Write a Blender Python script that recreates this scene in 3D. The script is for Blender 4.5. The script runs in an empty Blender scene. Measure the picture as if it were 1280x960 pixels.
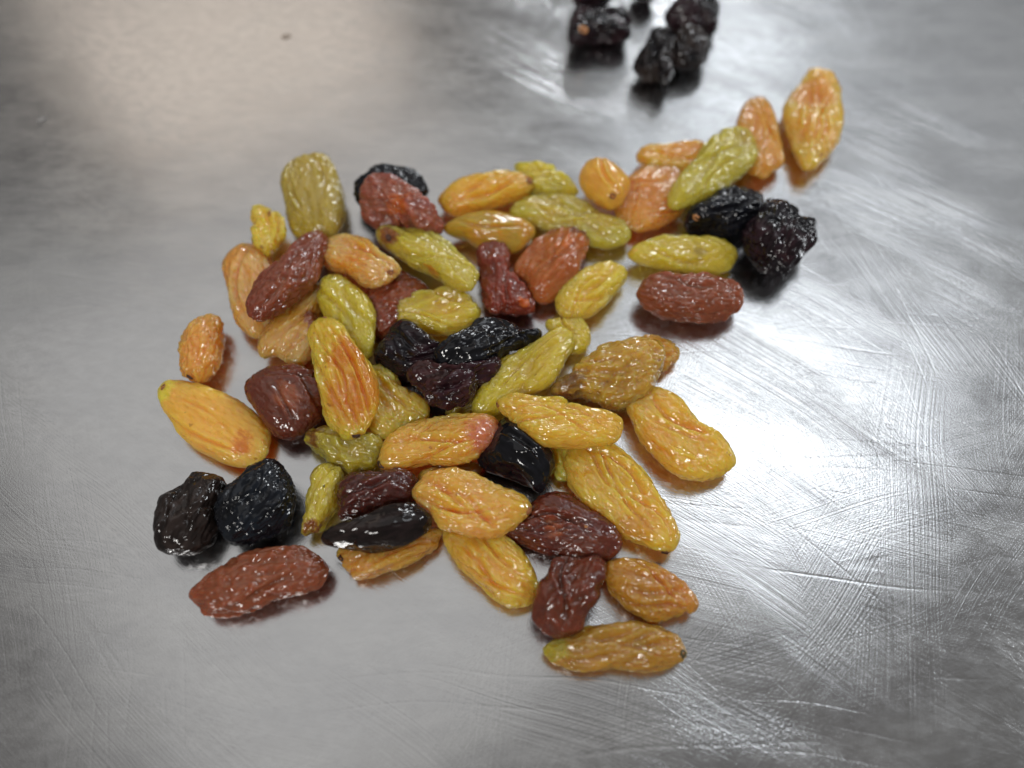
import bpy, bmesh, math, random
import numpy as np
from mathutils import Vector, Matrix

scene = bpy.context.scene
coll = scene.collection
MM = 0.001

# ---------------------------------------------------------------- camera
TILT = math.radians(28.0)
DIST = 0.113
cam_data = bpy.data.cameras.new("camera")
cam = bpy.data.objects.new("camera", cam_data)
coll.objects.link(cam)
cam.location = (0.0, -DIST * math.sin(TILT), DIST * math.cos(TILT))
cam.rotation_euler = (TILT, 0.0, 0.0)
cam_data.sensor_fit = 'HORIZONTAL'
cam_data.sensor_width = 34.6
cam_data.lens = 17.3 / math.tan(math.radians(65.3 / 2))
cam_data.clip_start = 0.002
cam_data.clip_end = 20.0
cam_data.dof.use_dof = True
cam_data.dof.focus_distance = 0.104
cam_data.dof.aperture_fstop = 9.5
scene.camera = cam

# ---------------------------------------------------------------- room light
world = bpy.data.worlds.new("World")
scene.world = world
world.use_nodes = True
bg = world.node_tree.nodes["Background"]
bg.inputs["Color"].default_value = (1.0, 0.96, 0.92, 1.0)
bg.inputs["Strength"].default_value = 0.15


def area_lamp(name, loc, target, sx, sy, watts, colour):
    d = bpy.data.lights.new(name, 'AREA')
    d.shape = 'RECTANGLE'
    d.size, d.size_y = sx, sy
    d.energy = watts
    d.color = colour
    o = bpy.data.objects.new(name, d)
    coll.objects.link(o)
    o.location = loc
    o.rotation_euler = (Vector(target) - Vector(loc)).to_track_quat('-Z', 'Y').to_euler()
    return o


#LAMPS
area_lamp("ceiling_panel_lamp", (0.43, 0.50, 1.10), (0.03, 0.0, 0.0), 0.38, 0.26, 1.15, (0.90, 0.95, 1.0))
area_lamp("rear_ceiling_lamp", (0.47, 1.30, 1.10), (0.0, 0.0, 0.0), 0.25, 0.20, 0.45, (0.88, 0.94, 1.0))
area_lamp("ceiling_haze_lamp", (0.62, 1.10, 1.14), (0.0, 0.0, 0.0), 1.0, 1.0, 0.95, (0.90, 0.95, 1.0))
area_lamp("wall_glow_lamp", (-0.60, 1.45, 1.10), (0.0, 0.0, 0.0), 0.70, 0.45, 0.85, (1.0, 0.85, 0.71))
area_lamp("ceiling_glow_lamp", (-0.25, 0.45, 1.15), (0.0, 0.0, 0.0), 1.0, 1.0, 1.4, (1.0, 0.99, 0.97))
area_lamp("added_back_lamp", (0.35, 2.1, 0.80), (0.0, 0.0, 0.0), 0.40, 0.24, 10.0, (0.93, 0.97, 1.0))  # added low backlight for glints and glow through the raisins, no actual window
area_lamp("added_side_lamp", (1.65, 0.55, 0.90), (0.0, 0.0, 0.0), 0.34, 0.22, 10.0, (0.93, 0.97, 1.0))  # made-up low lamp on the right, puts glints on the skins
area_lamp("added_front_lamp", (-0.35, -0.75, 1.00), (0.0, 0.0, 0.0), 0.26, 0.18, 6.8, (1.0, 0.97, 0.93))  # added fill from behind the camera, brightens raisins without a steel highlight
#/LAMPS

vs = scene.view_settings
vs.view_transform = 'Standard'
vs.look = 'None'
vs.exposure = 0.1
vs.gamma = 1.0
vs.use_curve_mapping = False
scene.cycles.use_denoising = True
scene.cycles.max_bounces = 8
scene.cycles.sample_clamp_indirect = 4.0


# ---------------------------------------------------------------- node helpers
def new_mat(name):
    m = bpy.data.materials.new(name)
    m.use_nodes = True
    nt = m.node_tree
    return m, nt, nt.nodes["Principled BSDF"]


class N:
    def __init__(self, nt):
        self.nt = nt

    def put(self, sock, v):
        if isinstance(v, bpy.types.NodeSocket):
            self.nt.links.new(v, sock)
        else:
            sock.default_value = v

    def math(self, op, a, b=0.0, c=0.0, clamp=False):
        n = self.nt.nodes.new("ShaderNodeMath")
        n.operation = op
        n.use_clamp = clamp
        for s, v in zip(n.inputs, (a, b, c)):
            self.put(s, v)
        return n.outputs[0]

    def vmath(self, op, a, b=(0, 0, 0)):
        n = self.nt.nodes.new("ShaderNodeVectorMath")
        n.operation = op
        self.put(n.inputs[0], a)
        self.put(n.inputs[1], b)
        return n.outputs["Value"] if op in ('LENGTH', 'DISTANCE', 'DOT_PRODUCT') else n.outputs["Vector"]

    def mapping(self, vec, loc=(0, 0, 0), rot=(0, 0, 0), scale=(1, 1, 1)):
        n = self.nt.nodes.new("ShaderNodeMapping")
        self.put(n.inputs["Vector"], vec)
        n.inputs["Location"].default_value = loc
        n.inputs["Rotation"].default_value = rot
        n.inputs["Scale"].default_value = scale
        return n.outputs[0]

    def noise(self, vec, scale, detail=2.0, rough=0.5, dims='3D', colour=False):
        n = self.nt.nodes.new("ShaderNodeTexNoise")
        n.noise_dimensions = dims
        self.put(n.inputs["Vector"], vec)
        n.inputs["Scale"].default_value = scale
        n.inputs["Detail"].default_value = detail
        n.inputs["Roughness"].default_value = rough
        return n.outputs["Color" if colour else "Fac"]

    def remap(self, v, a, b, c=0.0, d=1.0, smooth=True):
        n = self.nt.nodes.new("ShaderNodeMapRange")
        n.interpolation_type = 'SMOOTHSTEP' if smooth else 'LINEAR'
        self.put(n.inputs["Value"], v)
        for k, x in zip(("From Min", "From Max", "To Min", "To Max"), (a, b, c, d)):
            n.inputs[k].default_value = x
        return n.outputs["Result"]

    def mix(self, fac, a, b, blend='MIX'):
        n = self.nt.nodes.new("ShaderNodeMix")
        n.data_type = 'RGBA'
        n.blend_type = blend
        self.put(n.inputs[0], fac)
        for s, v in ((n.inputs[6], a), (n.inputs[7], b)):
            self.put(s, v if isinstance(v, bpy.types.NodeSocket) else (v[0], v[1], v[2], 1.0))
        return n.outputs[2]

    def bump(self, height, distance, strength=1.0, normal=None):
        n = self.nt.nodes.new("ShaderNodeBump")
        n.inputs["Strength"].default_value = strength
        n.inputs["Distance"].default_value = distance
        self.put(n.inputs["Height"], height)
        if normal is not None:
            self.put(n.inputs["Normal"], normal)
        return n.outputs[0]

    def coords(self):
        return self.nt.nodes.new("ShaderNodeTexCoord").outputs["Object"]


# ---------------------------------------------------------------- steel worktop
def steel_material():
    m, nt, p = new_mat("scratched_steel")
    n = N(nt)
    co = n.coords()
    rng = random.Random(5)
    warp = n.noise(co, 14.0, 2.0, 0.5, colour=True)
    warp = n.vmath('SUBTRACT', warp, (0.5, 0.5, 0.5))
    total = None

    def add(line, mask, depth):
        nonlocal total
        v = n.math('MULTIPLY', n.math('MULTIPLY', line, mask), -depth)
        total = v if total is None else n.math('ADD', total, v)

    # dense hairlines in several directions
    for k, (ang, fl, fs, amp) in enumerate(((0.62, 18.0, 4600.0, 0.85), (0.25, 13.0, 3700.0, 0.5), (-0.28, 14.0, 3900.0, 0.3), (-0.85, 18.0, 4300.0, 0.3), (-1.35, 14.0, 3800.0, 0.28), (1.15, 16.0, 4200.0, 0.4))):
        r = n.mapping(n.vmath('ADD', co, n.vmath('MULTIPLY', warp, (0.014, 0.014, 0.0))), (rng.uniform(-3, 3), rng.uniform(-3, 3), 0), (0, 0, ang))
        a = n.noise(n.vmath('MULTIPLY', r, (fl, fs, 1.0)), 1.0, 2.0, 0.6, '2D')
        add(a, n.remap(n.noise(n.vmath('MULTIPLY', r, (36.0, 90.0, 1.0)), 1.0, 1.5, 0.5, '2D'), 0.34, 0.72, 0.05, 1.6), amp)
    # sparse longer strokes
    for ang, fl, fs, wd, dp in ((0.12, 9.0, 300.0, 0.045, 0.30), (0.02, 11.0, 240.0, 0.035, 0.28), (0.75, 12.0, 380.0, 0.045, 0.22), (1.30, 14.0, 300.0, 0.035, 0.22)):
        r = n.mapping(n.vmath('ADD', co, n.vmath('MULTIPLY', warp, (0.016, 0.016, 0.0))), (rng.uniform(-3, 3), rng.uniform(-3, 3), 0), (0, 0, ang))
        a = n.noise(n.vmath('MULTIPLY', r, (fl, fs, 1.0)), 1.0, 0.0, 0.5, '2D')
        line = n.remap(n.math('ABSOLUTE', n.math('SUBTRACT', a, 0.5)), 0.0, wd, 1.0, 0.0)
        add(line, n.remap(n.noise(n.vmath('MULTIPLY', r, (40.0, 130.0, 1.0)), 1.0, 1.0, 0.5, '2D'), 0.50, 0.64), dp)
    grain = n.noise(co, 5200.0, 1.0, 0.6)
    wavy = n.noise(co, 38.0, 2.0, 0.5)
    # the right side of the sheet is worn harder than the left
    sx = nt.nodes.new("ShaderNodeSeparateXYZ")
    nt.links.new(n.vmath('ADD', co, n.vmath('MULTIPLY', warp, (0.06, 0.0, 0.0))), sx.inputs[0])
    total = n.math('MULTIPLY', total, n.remap(sx.outputs[0], -0.035, 0.05, 0.65, 2.1))
    height = n.math('ADD', total, n.math('MULTIPLY', grain, 0.5))
    height = n.math('ADD', height, n.math('MULTIPLY', wavy, 11.0))
    nt.links.new(n.bump(height, 1.5e-5, 1.0), p.inputs["Normal"])
    smear = n.noise(n.mapping(co, (0, 0, 0), (0, 0, -0.5), (1.0, 2.4, 1.0)), 70.0, 5.0, 0.62)
    n.put(p.inputs["Roughness"], n.math('ADD', n.remap(smear, 0.3, 0.7, 0.19, 0.24), n.remap(n.noise(n.mapping(co, (0, 0, 0), (0, 0, 0.5), (1.0, 1.8, 1.0)), 420.0, 4.0, 0.7), 0.3, 0.7, -0.035, 0.035)))
    n.put(p.inputs["Base Color"], n.mix(n.remap(smear, 0.3, 0.75), (0.56, 0.565, 0.575), (0.64, 0.645, 0.65)))
    p.inputs["Metallic"].default_value = 1.0
    return m


def build_worktop():
    bm = bmesh.new()
    bmesh.ops.create_cube(bm, size=1.0)
    for v in bm.verts:
        v.co = Vector((v.co.x * 1.6, v.co.y * 1.2 + 0.1, v.co.z * 0.004 - 0.002))
    me = bpy.data.meshes.new("steel_worktop")
    bm.to_mesh(me)
    bm.free()
    o = bpy.data.objects.new("steel_worktop", me)
    coll.objects.link(o)
    me.materials.append(steel_material())
    o["kind"] = "structure"
    o["label"] = "scratched brushed steel surface under the raisins"


build_worktop()

# ---------------------------------------------------------------- noise for wrinkles
_rs = np.random.RandomState(11)
_perm = _rs.permutation(256)
_perm = np.concatenate([_perm, _perm, _perm])
_grad = _rs.normal(size=(256, 3))
_grad /= np.linalg.norm(_grad, axis=1)[:, None]


def perlin(P):
    i = np.floor(P).astype(int)
    f = P - i
    i &= 255
    u = f * f * f * (f * (f * 6 - 15) + 10)
    out = 0.0
    for dx in (0, 1):
        for dy in (0, 1):
            for dz in (0, 1):
                h = _perm[_perm[_perm[i[:, 0] + dx] + i[:, 1] + dy] + i[:, 2] + dz]
                g = _grad[h]
                w = (u[:, 0] if dx else 1 - u[:, 0]) * (u[:, 1] if dy else 1 - u[:, 1]) * (u[:, 2] if dz else 1 - u[:, 2])
                out = out + w * (g * (f - np.array((dx, dy, dz)))).sum(1)
    return out


def billow(P):
    return np.sqrt(perlin(P) ** 2 + 0.0005) * 2.4 - 0.55


# ---------------------------------------------------------------- raisin body
def unit_sphere(sub):
    bm = bmesh.new()
    bmesh.ops.create_icosphere(bm, subdivisions=sub, radius=1.0)
    bm.verts.ensure_lookup_table()
    v = np.array([x.co[:] for x in bm.verts])
    f = np.array([[x.index for x in q.verts] for q in bm.faces])
    bm.free()
    return v, f


SPH_V, SPH_F = unit_sphere(6)

# dent amplitude, long ridge amplitude, crumple amplitude, crumple frequency, fine amplitude, dish depth
STYLES = {
    'long':    (0.75, 0.32, 0.06, 0.30, 0.22, 0.45),
    'soft':    (0.60, 0.16, 0.08, 0.30, 0.18, 0.25),
    'smooth':  (0.55, 0.07, 0.14, 0.22, 0.06, 0.00),
    'dent':    (1.10, 0.20, 0.22, 0.30, 0.20, 0.25),
    'rim':     (0.60, 0.22, 0.08, 0.30, 0.24, 0.90),
    'crumple': (0.90, 0.16, 0.62, 0.32, 0.28, 0.00),
    'fine':    (0.60, 0.20, 0.22, 0.48, 0.32, 0.00),
    'fold':    (1.10, 0.12, 0.80, 0.20, 0.16, 0.20),
    'gloss':   (1.20, 0.06, 0.55, 0.19, 0.08, 0.00),
    'flat':    (0.40, 0.12, 0.00, 0.30, 0.16, 0.45),
}

CREASES = {'long': 4, 'soft': 3, 'smooth': 1, 'dent': 4, 'rim': 4, 'crumple': 3, 'fine': 2, 'fold': 3, 'flat': 2}


def vertex_normals(V, F):
    fn = np.cross(V[F[:, 1]] - V[F[:, 0]], V[F[:, 2]] - V[F[:, 0]])
    out = np.zeros_like(V)
    for k in range(3):
        np.add.at(out, F[:, k], fn)
    return out / np.maximum(np.linalg.norm(out, axis=1), 1e-12)[:, None]


def raisin_mesh(a, b, h, radii, style, seed):
    n = len(radii)
    rr = np.array(radii) / 100.0
    d = SPH_V
    th = np.arctan2(d[:, 1], d[:, 0]) % (2 * math.pi)
    t = th / (2 * math.pi) * n
    i = np.floor(t).astype(int)
    f = t - i
    p0, p1, p2, p3 = (rr[(i + k) % n] for k in (-1, 0, 1, 2))
    r = 0.5 * (2 * p1 + (p2 - p0) * f + (2 * p0 - 5 * p1 + 4 * p2 - p3) * f * f + (3 * p1 - p0 - 3 * p2 + p3) * f ** 3)
    c0 = np.hypot(d[:, 0], d[:, 1])
    c = c0 ** 0.74
    # the waist of the outline is soft where the body is thick and sharp at its rim
    r = r * c0 ** 0.5 + rr.mean() * (1 - c0 ** 0.5)
    V = np.stack([a * r * c * np.cos(th), b * r * c * np.sin(th), h * d[:, 2]], 1)
    dent, ridge, crum, cf, fine, dish = STYLES[style]
    off = np.array([seed * 7.31 % 97, seed * 3.77 % 89, seed * 5.13 % 83])
    nrm = vertex_normals(V, SPH_F)
    W = V + 1.1 * np.stack([perlin(V * 0.22 + off + 31), perlin(V * 0.22 + off + 57), perlin(V * 0.22 + off + 71)], 1)
    disp = dent * 1.5 * perlin(V * np.array((0.13, 0.2, 0.2)) + off)
    disp += ridge * (0.75 * billow(W * np.array((0.09, 0.42, 0.42)) + off + 11) + 0.45 * billow(W * np.array((0.16, 0.95, 0.95)) + off + 23))
    disp += crum * (0.75 * (-billow(W * cf + off + 5) if seed % 3 else billow(W * cf + off + 5)) - 0.4 * billow(W * cf * 2.1 + off + 17))
    disp += fine * (0.6 * billow(W * np.array((0.7, 1.3, 1.3)) + off + 41) + 0.5 * perlin(V * np.array((1.5, 2.4, 2.4)) + off + 3))
    # a few long creases
    crng = random.Random(seed * 31)
    for _ in range(CREASES.get(style, 2)):
        y0, k1, k2, w, dp = crng.uniform(-.6, .6) * b, crng.uniform(-.35, .35), crng.uniform(1.5, 3.5), crng.uniform(.22, .5), crng.uniform(.15, .42)
        line = y0 + k1 * V[:, 0] * (b / a) + .35 * b * np.sin(V[:, 0] / a * k2 + crng.uniform(0, 6))
        span = np.clip(1.3 - np.abs(V[:, 0] / a - crng.uniform(-.3, .3)) * 1.6, 0, 1)
        q = (V[:, 1] - line) / w
        side = np.clip(d[:, 2] * 4 + .5, 0, 1)
        disp += side * span * dp * (-np.exp(-q * q) + .45 * np.exp(-(np.abs(q) - 1.7) ** 2))
    fade = np.clip(1.15 - 0.35 * (np.abs(V[:, 0]) / a) ** 3, 0.5, 1.2)
    V = V + nrm * (disp * fade)[:, None]
    if dish:
        q = (V[:, 0] / a) ** 2 / 0.50 + (V[:, 1] / b + 0.12 * math.sin(seed)) ** 2 / 0.34
        V[:, 2] -= dish * np.exp(-q * q * 0.9) * (d[:, 2] > 0) * np.clip(d[:, 2] * 3, 0, 1)
    me = bpy.data.meshes.new("raisin")
    me.vertices.add(len(V))
    me.vertices.foreach_set("co", (V * MM).ravel())
    me.loops.add(len(SPH_F) * 3)
    me.loops.foreach_set("vertex_index", SPH_F.ravel())
    me.polygons.add(len(SPH_F))
    me.polygons.foreach_set("loop_start", np.arange(len(SPH_F)) * 3)
    me.polygons.foreach_set("loop_total", np.full(len(SPH_F), 3))
    me.polygons.foreach_set("use_smooth", np.ones(len(SPH_F), bool))
    me.update()
    me.validate()
    return me, V


def raisin_material(kind, c1, c2, style, spots, seed):
    m, nt, p = new_mat(kind + "_raisin_skin")
    n = N(nt)
    co = n.coords()
    sh = n.vmath('ADD', co, ((seed * .137) % 3, (seed * .071) % 3, 0.0))
    blotch = n.remap(n.noise(sh, 190.0, 3.0, 0.55), 0.36, 0.66)
    col = n.mix(blotch, c1, c2)
    jig = n.math('MULTIPLY', n.math('SUBTRACT', n.noise(n.mapping(sh, scale=(0.45, 1.0, 1.0)), 520.0, 4.0, 0.65), 0.5), 0.0060)
    for (x, y, z, r, c) in spots:
        dd = n.math('ADD', n.vmath('DISTANCE', co, (x * MM, y * MM, z * MM)), jig)
        col = n.mix(n.remap(dd, r * MM * 1.25, r * MM * 0.45), col, c)
    streak = n.noise(n.mapping(sh, scale=(0.28, 1.0, 1.0)), 1300.0, 1.0, 0.5)
    lo, hi = ((0.93, 1.06) if kind != 'black' else (0.6, 1.5))
    col = n.mix(1.0, col, n.mix(n.remap(streak, 0.3, 0.7), (lo, lo, lo), (hi, hi, hi)), 'MULTIPLY')
    if kind in ('golden', 'green'):
        fl = n.remap(n.noise(sh, 900.0, 1.0, 0.5), 0.74, 0.80)
        col = n.mix(n.math('MULTIPLY', fl, 0.55), col, (0.22, 0.10, 0.02))
    n.put(p.inputs["Base Color"], col)
    sss = {'golden': 1.0, 'green': 1.0, 'brown': 0.9, 'black': 0.0}[kind]
    p.inputs["Subsurface Weight"].default_value = sss
    p.inputs["Subsurface Radius"].default_value = {'golden': (1.0, .55, .12), 'green': (1.0, .85, .12), 'brown': (1.0, .30, .16), 'black': (1, 1, 1)}[kind]
    p.inputs["Subsurface Scale"].default_value = {'golden': 0.0060, 'green': 0.0060, 'brown': 0.0040, 'black': 0.0002}[kind]
    p.inputs["Transmission Weight"].default_value = {'golden': 0.26, 'green': 0.25, 'brown': 0.20, 'black': 0.0}[kind] * (0.4 if style == 'flat' else 1.0)
    p.inputs["IOR"].default_value = 1.40
    rl, rh = {'smooth': (0.10, 0.24), 'crumple': (0.10, 0.30), 'flat': (0.26, 0.42)}.get(style, (0.11, 0.30))
    if kind == 'black':
        rl, rh = rl * 0.5, rh * 0.55
    n.put(p.inputs["Roughness"], n.remap(n.noise(sh, 420.0, 3.0, 0.6), 0.3, 0.7, rl, rh))
    if kind != 'black':
        p.inputs["Coat Weight"].default_value = 0.3 if style == 'flat' else 0.45 if kind == 'brown' else 0.8
        n.put(p.inputs["Coat Roughness"], n.remap(n.noise(sh, 380.0, 2.0, 0.5), 0.3, 0.7, 0.07, 0.26))
        p.inputs["Coat IOR"].default_value = 1.45
    amp = {'smooth': 0.35, 'gloss': 0.3, 'flat': 0.7}.get(style, 1.0) * {'black': 0.5, 'brown': 0.62}.get(kind, 0.9)
    b = n.bump(streak, 0.00026 * amp)
    pock = n.noise(n.mapping(sh, scale=(0.75, 1.0, 1.0)), 1350.0, 0.6, 0.5)
    b = n.bump(pock, 0.00034 * amp, 1.0, b)
    nt.links.new(b, p.inputs["Normal"])
    nt.links.new(b, p.inputs["Coat Normal"])
    return m


def scar_material(c):
    m, nt, p = new_mat("stalk_scar_skin")
    n = N(nt)
    co = n.coords()
    t = n.noise(co, 2500.0, 3.0, 0.6)
    n.put(p.inputs["Base Color"], n.mix(n.remap(t, 0.3, 0.7), [x * 0.55 for x in c], [min(1, x * 1.3) for x in c]))
    p.inputs["Roughness"].default_value = 0.55
    nt.links.new(n.bump(t, 0.0002), p.inputs["Normal"])
    return m


def scar_mesh(r, rng):
    bm = bmesh.new()
    rings = ((0.35, -0.05), (0.72, 0.30), (1.0, 0.22), (1.3, -0.45))
    seg = 14
    wob = [rng.uniform(0.72, 1.25) for _ in range(seg)]
    top = bm.verts.new((0, 0, -0.12 * r * MM))
    prev = None
    for q, z in rings:
        ring = []
        for k in range(seg):
            an = 2 * math.pi * k / seg
            w = wob[k] * q * r * MM
            ring.append(bm.verts.new((w * math.cos(an) * 1.15, w * math.sin(an) * 0.85, (z + rng.uniform(-.1, .1)) * r * MM)))
        for k in range(seg):
            if prev is None:
                bm.faces.new((top, ring[k], ring[(k + 1) % seg]))
            else:
                bm.faces.new((prev[k], ring[k], ring[(k + 1) % seg], prev[(k + 1) % seg]))
        prev = ring
    for f in bm.faces:
        f.smooth = True
    me = bpy.data.meshes.new("stalk_scar")
    bm.to_mesh(me)
    bm.free()
    return me


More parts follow.
